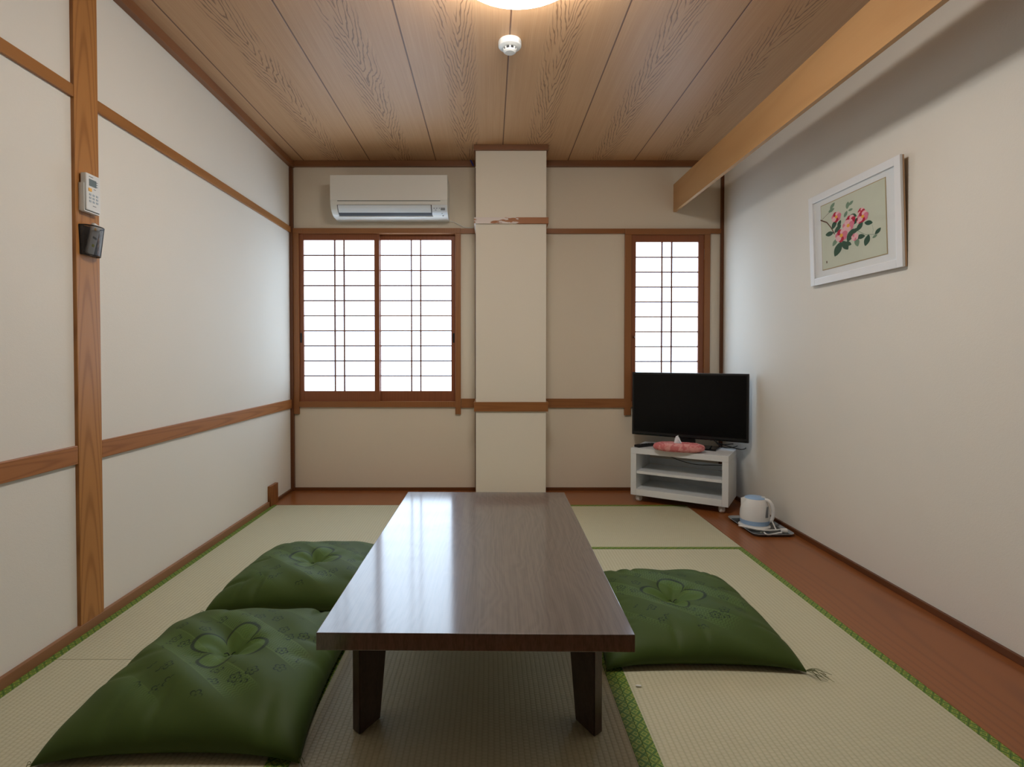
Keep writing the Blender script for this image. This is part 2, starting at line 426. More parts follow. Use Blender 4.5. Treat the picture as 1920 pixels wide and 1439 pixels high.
# ------------------------------------------------------------------ room shell
T = .12
struct(MB().box(XL-T, XL, YF-T, YB+T, -.03, ZC+.1).build('wall_left', M_wall, smooth=0))
struct(MB().box(XR, XR+T, YF-T, YB+T, -.03, ZC+.1).build('wall_right', M_wall, smooth=0))
struct(MB().box(XL, XR, YF-T, YF, -.03, ZC).build('wall_front', M_dtrim, smooth=0))  # unseen wall behind the camera, kept dark so less light bounces onto near faces
struct(MB().box(XL, XR, YF, YB+T, ZC, ZC+.1).build('ceiling', M_ceil, smooth=0))
# back wall with two openings
def bx(px, dy=0): return atY(px, 600, YB-dy).x
def bz(py, dy=0): return atY(950, py, YB-dy).z
W1 = (bx(552), bx(859), bz(758), bz(432)); W2 = (bx(1177), bx(1326), bz(758), bz(434))
mb = MB(); xs = [XL, W1[0], W1[1], W2[0], W2[1], XR]
zl, zh = W1[2], min(W1[3], W2[3])
for a, b_, solid in ((xs[0], xs[1], 1), (xs[1], xs[2], 0), (xs[2], xs[3], 1), (xs[3], xs[4], 0), (xs[4], xs[5], 1)):
    if solid: mb.box(a, b_, YB, YB+T, -.03, ZC)
    else: mb.box(a, b_, YB, YB+T, -.03, zl); mb.box(a, b_, YB, YB+T, zh, ZC)
struct(mb.build('wall_back', M_wallb, smooth=0))
# floor: sunk base under the mats, raised board along the right and the back walls
TX0, TX1, TY1 = -1.462, 1.324, 3.652
mb = MB().box(XL, XR, YF, YB, -.12, -.03)
mb.box(TX1+.001, XR, YF, YB, -.03, 0, b=.002); mb.box(XL, TX1+.001, TY1+.001, YB, -.03, 0, b=.002)
struct(mb.build('floor', M_floor, smooth=0))
# pillar standing against the back wall
pxl, pxr = atY(892, 600, 3.75).x, atY(1024, 600, 3.75).x
PY = 3.75
struct(MB().box(pxl, pxr, PY, YB, 0, ZC, b=.002).build('wall_pillar', wallpaper('wallpaper_pillar', (230, 223, 208))))

# ------------------------------------------------------------------ trims
tn = [0]
def trim(mb, mat, **k):
    tn[0] += 1; return struct(mb.build('trim_%d' % tn[0], mat, **k))
# skirting strips
struct(MB().box(XL, TX0, YF, 3.60, -.03, .034, b=.002).build('baseboard_left', wood('skirting_y', (158, 112, 78), (126, 82, 52), 'z', 'y', uc=0, half=.08, rings=4, freq=8, amt=.35)))
struct(MB().box(XL+.001, pxl-.012, YB-.012, YB, 0, .022, b=.001).box(pxr, XR-.01, YB-.012, YB, 0, .022, b=.001).build('baseboard_back', M_dtrim))
struct(MB().box(XR-.014, XR, YF, YB, 0, .026, b=.002).box(XL, PL+.001, 3.735, YB-.012, 0, .02, b=.001).build('baseboard_right', M_dtrim))
# left post with cathedral grain, and short stub at the end of the mats
trim(MB().box(XL-.02, PL, 1.934, 2.052, 0, ZC, b=.003), M_post)
trim(MB().box(XL-.02, PL+.008, 3.607, 3.735, 0, .134, b=.002), wood('stub_wood', (150, 94, 46), (112, 62, 26), 'y', 'z', uc=3.67, half=.06))
# horizontal rails of the left wall (two heights, either side of the post)
zu0, zu1, zl0, zl1 = 1.916, 1.960, .617, .683
for y0, y1 in ((YF, 1.9335), (2.0525, YB-.03)):
    trim(MB().box(XL, PL-.001, y0, y1, zu0, zu1, b=.003), wood('rail_upper', (172, 116, 60), (132, 80, 36), 'z', 'y', uc=1.94, half=.04, rings=3, freq=8, amt=.35))
    trim(MB().box(XL, PL-.001, y0, y1, zl0, zl1, b=.003), M_wy)
# corner posts
trim(MB().box(XL, XL+.024, YB-.03, YB, 0, ZC-.05, b=.002), M_dtrim)
trim(MB().box(XR-.020, XR, YB-.022, YB, 0, ZC, b=.002), M_dtrim)
trim(MB().box(pxl-.012, pxl, YB-.012, YB, 0, ZC-.05, b=.001), M_dtrim)
# rails of the back wall
rx0, rx1 = atY(864, 0, YB-.015).x, pxl-.012
zr = (atY(950, 438, YB-.015).z, atY(950, 428.8, YB-.015).z, atY(950, 765, YB-.015).z, atY(950, 748, YB-.015).z)
trim(MB().box(W1[1], rx1, YB-.016, YB, zr[0], zr[1], b=.002), M_wx)
trim(MB().box(rx0, rx1, YB-.016, YB, zr[2], zr[3], b=.002), M_wx)
trim(MB().box(pxr, XR-.02, YB-.016, YB, zr[0], zr[1], b=.002), M_wx)
trim(MB().box(pxr, bx(1172), YB-.016, YB, zr[2], zr[3], b=.002), M_wx)
trim(MB().box(bx(1331), XR-.02, YB-.016, YB, zr[2], zr[3], b=.002), M_wx)
trim(MB().box(XL+.024, bx(549), YB-.016, YB, zr[2], zr[3], b=.002), M_wx)
# bands wrapped round the pillar
for (a, c, m_) in ((419.3, 407.6, M_peel), (772, 754.4, M_wx)):
    z0, z1 = atY(950, a, PY-.014).z, atY(950, c, PY-.014).z
    mb = MB().box(pxl-.012, pxr+.014, PY-.014, PY, z0, z1, b=.002)
    mb.box(pxl-.012, pxl, PY, YB-.012, z0, z1).box(pxr, pxr+.014, PY, YB-.016, z0, z1)
    trim(mb, m_)
# ceiling moulding: left wall, back wall either side of the pillar, round the pillar, right wall
MZ = 2.398
trim(MB().box(XL, XL+.032, YF, YB, MZ, ZC, b=.003), M_mould)
trim(MB().box(XL+.032, pxl-.012, YB-.03, YB, MZ+.005, ZC, b=.003), wood('moulding_x', (140, 92, 56), (108, 66, 38), 'z', 'x', uc=2.4, half=.08, rings=3, freq=7, amt=.35))
trim(MB().box(pxr+.012, XR-.02, YB-.03, YB, MZ+.005, ZC, b=.003), bpy.data.materials['moulding_x'])
mb = MB().box(pxl-.012, pxr+.012, PY-.022, PY, MZ+.012, ZC, b=.002)
mb.box(pxl-.0119, pxl, PY, YB, MZ+.012, ZC).box(pxr, pxr+.0119, PY, YB, MZ+.012, ZC)
trim(mb, bpy.data.materials['moulding_x'])
# board hung below the ceiling along the right side, running from wall to wall
trim(MB().box(1.363, 1.386, YF, YB, 2.074, 2.277, b=.0015), M_board)

# ------------------------------------------------------------------ windows
YC = YB-.018        # face of the casings
def window_1():
    root = thing('window_1', (0, 0, 0), kind='structure')
    X = lambda px: atY(px, 600, YC).x
    Z = lambda py: atY(950, py, YC).z
    mb = MB()
    mb.box(X(546.5), X(560), YC, YB+.1, Z(777), Z(428), b=.003)
    mb.box(X(853.5), X(864), YC, YB+.1, Z(777.5), Z(437.5), b=.003)
    mb.box(X(546.5), X(864), YC-.004, YB+.1, Z(437.8), Z(428), b=.003)
    mb.box(X(560), X(853.5), YC, YB+.1, Z(764), Z(753.3), b=.002)
    mb.build('casing', M_wz, root)
    for k, (x0, x1, p0, p1, ya, bars, pap, pull) in enumerate((
            (560, 711.5, 569.5, 702, YC+.018, (627.5, 645), M_papL, 564.5),
            (702, 853.5, 714, 846, YC+.05, (771.3, 788.6), M_papR, 850.5))):
        sroot = thing('sash', (0, 0, 0), parent=root)
        th = .028
        XX = lambda px: atY(px, 600, ya).x
        ZZ = lambda py: atY(950, py, ya).z
        mb = MB(); zt, zb = ZZ(437), ZZ(754.5); pt, pb = ZZ(450.3), ZZ(733.5)
        mb.box(XX(x0), XX(p0), ya, ya+th, zb, zt, b=.002); mb.box(XX(p1), XX(x1), ya, ya+th, zb, zt, b=.002)
        mb.box(XX(p0), XX(p1), ya+.001, ya+th, pt, zt); mb.box(XX(p0), XX(p1), ya+.001, ya+th, zb, pb)
        mb.build('sash_frame', M_sash, sroot)
        MB().box(XX(p0)-.004, XX(p1)+.004, ya+.018, ya+.020, pb-.004, pt+.004).build('paper', pap, sroot, smooth=0)
        lt = MB()
        for b_ in bars: lt.box(XX(b_)-.0048, XX(b_)+.0048, ya+.006, ya+.0175, pb, pt)
        for j in range(1, 10):
            z = pt+(pb-pt)*j/10; lt.box(XX(p0), XX(p1), ya+.0075, ya+.0175, z-.0044, z+.0044)
        lt.build('lattice', M_lat, sroot, smooth=0)
        xp = XX(pull); zp = ZZ(634)
        MB().box(xp-.007, xp+.007, ya-.0015, ya+.004, zp-.036, zp+.036, b=.002).build('finger_pull', M_black, sroot)
window_1()
def window_2():
    root = thing('window_2', (0, 0, 0), kind='structure')
    X = lambda px: atY(px, 600, YC).x
    Z = lambda py: atY(950, py, YC).z
    mb = MB()
    mb.box(X(1171.5), X(1184), YC, YB+.1, Z(779), Z(438), b=.003)
    mb.box(X(1320.5), X(1331.4), YC, YB+.1, Z(779), Z(438), b=.003)
    mb.box(X(1171.5), X(1331.4), YC-.004, YB+.1, Z(440), Z(429), b=.003)
    mb.box(X(1184), X(1320.5), YC, YB+.1, Z(764), Z(753.3), b=.002)
    mb.build('casing', M_wz, root)
    ya = YC+.012; th = .03
    XX = lambda px: atY(px, 600, ya).x
    ZZ = lambda py: atY(950, py, ya).z
    s = thing('sash', (0, 0, 0), parent=root)
    mb = MB(); zt, zb = ZZ(439.5), ZZ(754.5); pt, pb = ZZ(454), ZZ(734)
    mb.box(XX(1184), XX(1192), ya, ya+th, zb, zt, b=.002); mb.box(XX(1309), XX(1320.5), ya, ya+th, zb, zt, b=.002)
    mb.box(XX(1192), XX(1309), ya+.001, ya+th, pt, zt); mb.box(XX(1192), XX(1309), ya+.001, ya+th, zb, pb)
    mb.build('sash_frame', M_sash, s)
    MB().box(XX(1192)-.004, XX(1309)+.004, ya+.018, ya+.020, pb-.004, pt+.004).build('paper', M_pap2, s, smooth=0)
    lt = MB()
    for b_ in (1241.4, 1259.6): lt.box(XX(b_)-.0048, XX(b_)+.0048, ya+.006, ya+.0175, pb, pt)
    for j in range(1, 10):
        z = pt+(pb-pt)*j/10; lt.box(XX(1192), XX(1309), ya+.0075, ya+.0175, z-.0044, z+.0044)
    lt.build('lattice', M_lat, s, smooth=0)
    for py in (477, 700):
        z = ZZ(py); MB().box(XX(1320)-.0035, XX(1320)+.0035, ya-.004, ya+.002, z-.04, z+.04, b=.001).build('hinge', M_steel, s)
    MB().lathe([(.002, 0), (.009, 0), (.009, .004), (.004, .012), (.001, .012)], c=(XX(1188), ya, ZZ(632)), n=16, M=Matrix.Rotation(PI/2, 3, 'X')).build('latch', M_dtrim, s)
window_2()

# ------------------------------------------------------------------ tatami mats
def tatami(x0, x1, y0, y1, axis, label):
    root = thing('tatami_mat', ((x0+x1)/2, (y0+y1)/2, -.03), label=label, cat='tatami mat', group='tatami mats on the floor')
    hx, hy = (x1-x0)/2-.0008, (y1-y0)/2-.0008; bw = .029
    if axis == 'y':
        MB().box(-hx, hx, -hy, hy, 0, .0292, b=.0012).build('mat_surface', M_taty, root)
        for s in (-1, 1):
            a, b_ = sorted((s*hx, s*(hx-bw))); MB().box(a-.0003, b_+.0003, -hy, hy, .02, .0302, b=.0006).build('border', M_bordy, root)
    else:
        MB().box(-hx, hx, -hy, hy, 0, .0292, b=.0012).build('mat_surface', M_tatx, root)
        for s in (-1, 1):
            a, b_ = sorted((s*hy, s*(hy-bw))); MB().box(-hx, hx, a-.0003, b_+.0003, .02, .0302, b=.0006).build('border', M_bordx, root)
SL, SR, SY, SN = -.521, .395, 2.812, 1.781
tatami(TX0, SL, SN, TY1, 'y', 'rush tatami mat along the left wall, farther one, reaching the back floorboard')
tatami(TX0, SL, SN-1.87, SN, 'y', 'rush tatami mat along the left wall, nearest the camera, under the front left cushion')
tatami(SL, SR, SY-1.845, SY, 'y', 'rush tatami mat in the middle of the room directly under the low table')
tatami(SR, TX1, SY-1.845, SY, 'y', 'rush tatami mat along the right floorboard, under the single right cushion')
tatami(SL, TX1, SY, TY1, 'x', 'rush tatami mat laid crosswise at the back, in front of the television')

# ------------------------------------------------------------------ low table
def low_table():
    cx, cy, rz = -.0265, 1.992, R(-.72)
    root = thing('low_table', (cx, cy, 0), rz, 'long low dark walnut table with glossy top standing on the tatami', 'table')
    W, L, H = .772, 1.378, .330
    MB().box(-W/2, W/2, -L/2, L/2, H-.043, H, b=.0018).build('tabletop', M_top, root, smooth=0)
    def leg(sx, sy):
        # tapered board standing on edge, turned inwards; outer front corner near the table corner
        mb = MB(); d = Vector((-sx*.50, -sy*.866, 0)); n = Vector((sx*.72, -sy*.70, 0)).normalized()
        p = Vector((sx*.309, sy*.577, 0)); n = Vector((sx*.75, -sy*.66, 0))
        t = .033
        zb, zt = 0.0, H-.043
        def ring(L_, z): 
            a = p; b_ = p+d*L_; return [Vector((v.x, v.y, z)) for v in (a, b_, b_+n*t, a+n*t)]
        lo = ring(.080, zb); hi = ring(.120, zt)
        mb.poly(lo+hi, [(0,1,2,3), (4,5,6,7), (0,1,5,4), (1,2,6,5), (2,3,7,6), (3,0,4,7)])
        es = list(mb.bm.edges); bmesh.ops.bevel(mb.bm, geom=es, offset=.002, segments=2, affect='EDGES')
        mb.build('leg', M_leg, root)
    for sx in (-1, 1):
        for sy in (-1, 1): leg(sx, sy)
    MB().box(-W/2+.09, W/2-.09, -.02, .02, H-.063, H-.0425, b=.002).build('underframe', M_leg, root)
low_table()

# ------------------------------------------------------------------ cushions
def cushion(cx, cy, rz, hx, hy, label, seed, tag=None, thread=None, Hc=.105, fray=None):
    rnd = random.Random(seed)
    root = thing('floor_cushion', (cx, cy, 0), rz, label, 'cushion', 'green floor cushions around the low table')
    waves = [(rnd.uniform(2, 7), rnd.uniform(2, 7), rnd.uniform(0, 6), rnd.uniform(.0005, .0022)) for _ in range(9)]
    folds = [(rnd.uniform(-.8, .8), rnd.choice((0, 1, 2, 3)), rnd.uniform(.03, .06), rnd.uniform(.5, 1.1)) for _ in range(12)]
    n = 110
    def surf(top):
        def fn(i, j):
            # denser sampling near the rim
            u = 2*i-1; v = 2*j-1
            u = math.copysign(1-(1-abs(u))**1.35, u); v = math.copysign(1-(1-abs(v))**1.35, v)
            pin = 1-.055*(1-v*v)
            piv = 1-.055*(1-u*u)
            x = hx*u*pin; y = hy*v*piv
            eu = max(0., 1-abs(u)**4.2); ev = max(0., 1-abs(v)**4.2)
            body = (eu*ev)**.42
            rr = math.hypot(x, y)
            rim = .006+.026*(1-(abs(u)*abs(v))**2.5)
            if top:
                z = (Hc-.012)*body*(.95+.05*math.cos(rr*6)) - .040*math.exp(-(rr/.036)**1.3) - .018*math.exp(-(rr/.11)**2)
                # radial puckers at the tuft
                th = math.atan2(y, x)
                z += .0035*math.cos(7*th+1)*math.exp(-((rr-.07)/.045)**2)
                for a, b_, c, k in waves: z += k*body*math.sin(a*u*2+b_*v*2+c)
                for pos, side, wd, dp in folds:
                    a_, e_ = ((u, v), (v, u))[side % 2]; e_ = e_ if side < 2 else -e_
                    if e_ > .55: z -= .008*dp*math.exp(-((a_-pos)/wd)**2)*min(1, (e_-.55)/.25)*body**.5
                return Vector((x, y, rim+max(z, 0.0)))
            else:
                return Vector((x, y, rim-(rim-.001)*min(1., body**1.5*1.9)))
        return fn
    mb = MB(); mb.grid(surf(True), n, n); mb.grid(surf(False), n, n)
    mb.build('cover', M_cush, root, smooth=80)
    tz = .034+(Hc-.012)-.058+.000
    mb = MB().lathe([(.001, -.010), (.008, -.006), (.010, .003), (.006, .009), (.001, .011)], c=(0, 0, tz), n=14)
    mb.tube([(0, 0, tz+.006), (.008, .004, tz+.016), (.016, .002, tz+.020)], .0015, 5).tube([(0, 0, tz+.006), (-.008, .003, tz+.016), (-.015, -.004, tz+.018)], .0015, 5)
    mb.build('tuft', M_tuft, root)
    for sx, sy in ((-1, -1), (1, -1), (1, 1), (-1, 1)):
        mb = MB(); nn = 14 if fray == (sx, sy) else 3; ln = .075 if fray == (sx, sy) else .022
        for k in range(nn):
            a = math.atan2(sy, sx)+rnd.uniform(-.6, .6); l = ln*rnd.uniform(.5, 1.1)
            p = Vector((sx*hx*.99, sy*hy*.99, .010)); q = p+Vector((math.cos(a), math.sin(a), 0))*l*.5; q.z = .012+rnd.uniform(0, .012)
            e = p+Vector((math.cos(a+.3), math.sin(a+.3), 0))*l; e.z = .003
            mb.tube([p, q, e], .0006, 4)
        setp(mb.build('corner_thread', M_thread, root))
    if tag:
        x, y, a = tag
        M = Matrix.Translation((x, y, .024)) @ Matrix.Rotation(a, 4, 'Z')
        setp(MB().box(-.004, .022, -.008, .008, -.004, .0, b=.0005, M=M).build('care_tag', M_tag, root), 'small white care tag')
cushion(-.795, 1.650, R(1), .325, .345, 'green satin floor cushion with large flower at front left, nearest the camera', 3, Hc=.110)
cushion(-.770, 2.385, R(-2), .325, .310, 'green satin floor cushion at back left, behind the front left cushion', 11, Hc=.108)
cushion(.690, 2.035, R(-1), .315, .335, 'green satin floor cushion alone on the right side with frayed corner thread', 21, tag=(.300, .20, 0), fray=(1, -1), Hc=.100)
p = atZ(1197, 1286.5, .003)
setp(MB().tube([(p.x-.008, p.y, .0035), (p.x+.008, p.y-.002, .0035)], .0025, 8).build('white_peg', M_tag), 'tiny white peg lying on the tatami just in front of the right cushion', 'peg')

# ------------------------------------------------------------------ air conditioner
def air_conditioner():
    D = .212; x0 = atY(619, 400, YB-D).x; x1 = atY(838.7, 400, YB-D).x
    zt = atY(700, 327.5, YB-D).z; zp = atY(700, 376.5, YB-D).z
    xc = (x0+x1)/2; hw = (x1-x0)/2
    root = thing('air_conditioner', (xc, YB, 2.0), label='white wall-mounted air conditioner above the wide window', cat='air conditioner')
    Z = lambda z: z-2.0
    prof = [(0, Z(zt)), (-D+.012, Z(zt)), (-D+.002, Z(zt)-.006), (-D+.002, Z(zp)), (-D+.004, Z(zp)-.02), (-D+.012, Z(zp)-.045), (-D+.032, Z(zp)-.070), (-D+.062, Z(zp)-.088), (-D+.09, .002), (-.03, 0.), (0, .0)]
    MB().prism(prof, -hw, hw, 'x', b=.003).build('housing', M_ac, root, smooth=26)
    MB().box(-hw-.001, hw+.001, -D-.001, -D+.010, Z(zp)+.003, Z(zt)-.002, b=.004).build('front_panel', M_ac, root)
    MB().box(-hw+.05, hw-.05, -D-.0004, -D+.004, Z(zp)-.0025, Z(zp)+.0005).build('panel_gap', M_dark, root)
    # flap lies over the curved outlet; slot below it
    a = atY(634, 390, YB-D+.01).x-xc; b_ = atY(808, 390, YB-D+.01).x-xc
    def curve(off, lo, hi, x0_, x1_, nm, mat, th=.003):
        pts = [(-D+.003, Z(zp)-.028), (-D+.010, Z(zp)-.045), (-D+.030, Z(zp)-.070), (-D+.060, Z(zp)-.088), (-D+.088, .006)]
        def at(t):
            t *= len(pts)-1; i = min(int(t), len(pts)-2); f = t-i
            return Vector((0, pts[i][0]*(1-f)+pts[i+1][0]*f, pts[i][1]*(1-f)+pts[i+1][1]*f))
        mb = MB(); m = 10; ring = []
        for o_ in (off, off+th):
            for k in range(m+1):
                t = lo+(hi-lo)*k/m; q = at(t); e = (at(min(t+.02, 1))-at(max(t-.02, 0))).normalized(); nrm = Vector((0, -abs(e.z), -abs(e.y))).normalized()
                ring.append(q+nrm*o_)
        poly = ring[:m+1]+ring[m+1:][::-1]
        mb.prism([(v.y, v.z) for v in poly], x0_, x1_, 'x'); return mb.build(nm, mat, root, smooth=40)
    curve(-.001, 0, .98, a-.006, b_+.006, 'outlet_slot', M_dark, .0018)
    curve(.002, 0.02, .52, a, b_, 'flap', M_acf, .004)
    curve(.002, .86, 1.0, a-.01, b_+.01, 'lower_lip', M_ac, .003)
    curve(.0, 0, .7, b_+.006, hw-.002, 'control_window', M_acf, .0022)
    mb = MB(); yy = -D-.0005+.004
    for k, (px, py, wv, hv) in enumerate(((814, 391, .008, .004), (819, 391, .008, .004), (824, 391, .006, .004), (817, 394.5, .012, .003), (830.5, 392.5, .030, .017), (829, 401, .008, .003), (831, 405, .010, .006))):
        q = atY(px, py, YB-D+.018 if py > 396 else YB-D+.010); MB().box(q.x-xc-wv/2, q.x-xc+wv/2, q.y-YB-.006, q.y-YB-.002, Z(q.z)-hv/2, Z(q.z)+hv/2).build('printed_mark', M_grey, root, smooth=0)
    MB().tube([(hw-.01, -.03, .0), (hw+.03, -.012, -.002), (hw+.11, -.010, -.040), (hw+.165, -.022, -.045), (pxl-.014-xc, -.02, -.033)], .0022, 6).build('power_cord', M_wcord, root)
air_conditioner()
# scrap of blue tape beside the pillar top
q = atY(886, 306, YB-.032)
setp(MB().prism([(q.x-.024, q.z+.028), (q.x-.012, q.z+.030), (q.x+.010, q.z-.018), (q.x+.003, q.z-.024)], YB-.0335, YB-.0305, 'y').build('tape_scrap', M_bluetape), 'small scrap of blue tape on the ceiling moulding left of the pillar', 'tape')

# ------------------------------------------------------------------ ceiling lamp and detector
root = thing('ceiling_lamp', (.105, 1.88, ZC), label='round white ceiling lamp, lit, at the top edge of the photo', cat='lamp')
MB().lathe([(.14, 0), (.14, -.03), (.20, -.035), (.20, -.04), (.13, -.04)], n=48).build('base', M_white, root)
pr = [(.10, -.041), (.225, -.045), (.236, -.060), (.240, -.085)]+[(.240*math.cos(t*PI/2/10), -.10-.045*math.sin(t*PI/2/10)) for t in range(0, 10)]+[(.004, -.1455)]
MB().lathe(pr, n=64).build('shade', M_lamp, root, smooth=60)
q = atZ(956, 78, ZC)
root = thing('smoke_detector', (q.x, q.y, ZC), label='round white smoke detector on the wooden ceiling beyond the lamp', cat='smoke detector')
MB().lathe([(.052, 0), (.053, -.004), (.053, -.022), (.050, -.026), (.034, -.031)], n=40).build('base', M_white, root)
MB().lathe([(.027, -.030), (.024, -.042), (.02, -.042)], n=32).build('vent', M_dark, root)
mb = MB()
for k in range(8):
    a = k*PI/4+.0; mb.box(.0235, .029, -.003, .003, -.043, -.030, M=Matrix.Rotation(a+PI/2*0+PI/8*0, 4, 'Z'))
mb.lathe([(.030, -.0425), (.029, -.047), (.022, -.052), (.004, -.053)], n=32)
mb.build('sensor_cap', M_white, root)

# ------------------------------------------------------------------ items on the left post
def remote_on_post():
    q0 = atX(160, 322, -1.440); q1 = atX(187, 402, -1.440)
    yc = (q0.y+q1.y)/2+.002; z0, z1 = 1.527, 1.659; hw = .036
    h = thing('remote_holder', (PL, yc, z0), label='white plastic holder fixed to the left wooden post', cat='holder')
    MB().box(0, .004, -hw-.002, hw+.002, -.004, .095, b=.001).box(.004, .021, -hw-.003, -hw, -.004, .095, b=.001).box(.004, .021, hw, hw+.003, -.004, .095, b=.001).box(.004, .021, -hw, hw, -.006, -.002, b=.0008).build('tray', M_white, h)
    r = thing('remote_control', (PL+.005, yc, z0), label='white air conditioner remote with small display, in the holder on the left post', cat='remote control')
    MB().box(0, .022, -hw+.0008, hw-.0008, 0, z1-z0, b=.004).build('body', M_white, r)
    MB().box(.0215, .0228, -.022, .014, .088, .113, b=.0006).build('display', M_lcd, r)
    setp(MB().box(.0215, .024, -.026, -.010, .068, .080, b=.001).build('button', M_amber, r), 'orange start button')
    for i in range(3):
        for j in range(3):
            MB().box(.0215, .0232, -.022+.017*j, -.012+.017*j, .030+.012*i, .037+.012*i, b=.0006).build('button', plain('grey_button', (176, 188, 196), .5) if 'grey_button' not in bpy.data.materials else bpy.data.materials['grey_button'], r)
    mb = MB()
    for y, z, wv in ((-.012, .121, .020), (.006, .080, .010), (.004, .019, .016), (.018, .108, .006), (.018, .100, .006), (.018, .092, .006)):
        MB().box(.0215, .0224, y-wv/2, y+wv/2, z-.0012, z+.0012).build('printed_mark', M_grey, r, smooth=0)
remote_on_post()
def cup():
    q = atX(150, 418, PL); z1 = atX(165, 424, -1.45).z; z0 = atX(165, 478, -1.45).z
    yc = 1.993; hw = .046
    h = thing('mesh_holder', (PL+.001, yc, z0), label='small black wire mesh basket hung on the left wooden post', cat='basket')
    def sec(k, n=20):   # half-oval outline, k=0 bottom .. 1 top
        d = .030+.014*k; w_ = hw*(.86+.14*k)
        return [(d*math.sin(PI*i/n)**.7, -w_*math.cos(PI*i/n)) for i in range(n+1)]
    H_ = z1-z0; mb = MB(); n = 20
    vs = [Vector((p[0], p[1], H_*k)) for k in (0, 1) for p in sec(k)]
    mb.poly(vs, [(i, i+1, n+2+i, n+1+i) for i in range(n)]+[tuple(range(n+1))])
    mb.build('mesh_wall', M_mesh, h, smooth=60)
    MB().box(0, .0012, -hw*.95, hw*.95, 0, H_).build('mesh_back', M_mesh, h)
    mb = MB(); mb.tube([(p[0], p[1], H_) for p in sec(1, 8)], .0022, 6).tube([(p[0], p[1], 0) for p in sec(0, 8)], .0018, 6)
    mb.tube([(0.001, -hw, H_), (.001, hw, H_)], .0022, 6)
    for s in (0, 8): mb.tube([(sec(0, 8)[s][0], sec(0, 8)[s][1], 0), (sec(1, 8)[s][0], sec(1, 8)[s][1], H_)], .0018, 6)
    mb.tube([(sec(0, 8)[6][0], sec(0, 8)[6][1], 0), (sec(1, 8)[6][0], sec(1, 8)[6][1], H_)], .0016, 6)
    mb.build('rim', M_black, h)
    r = thing('remote_control', (PL+.004, yc-.013, z0+.004), label='small white lamp remote leaning inside the black mesh basket', cat='remote control')
    r.rotation_euler = (R(-14), R(4), 0)
    MB().box(0, .014, -.017, .017, 0, .118, b=.006).build('body', M_white, r)
    MB().box(.0132, .0152, -.012, -.002, .090, .100, b=.001).build('button', M_amber, r)
    MB().box(.0132, .0152, -.010, .010, .060, .068, b=.001).build('button', M_grey, r)
    MB().box(.0132, .0152, -.005, .006, .030, .040, b=.001).build('button', plain('lime_button', (196, 200, 70), .5), r)
cup()

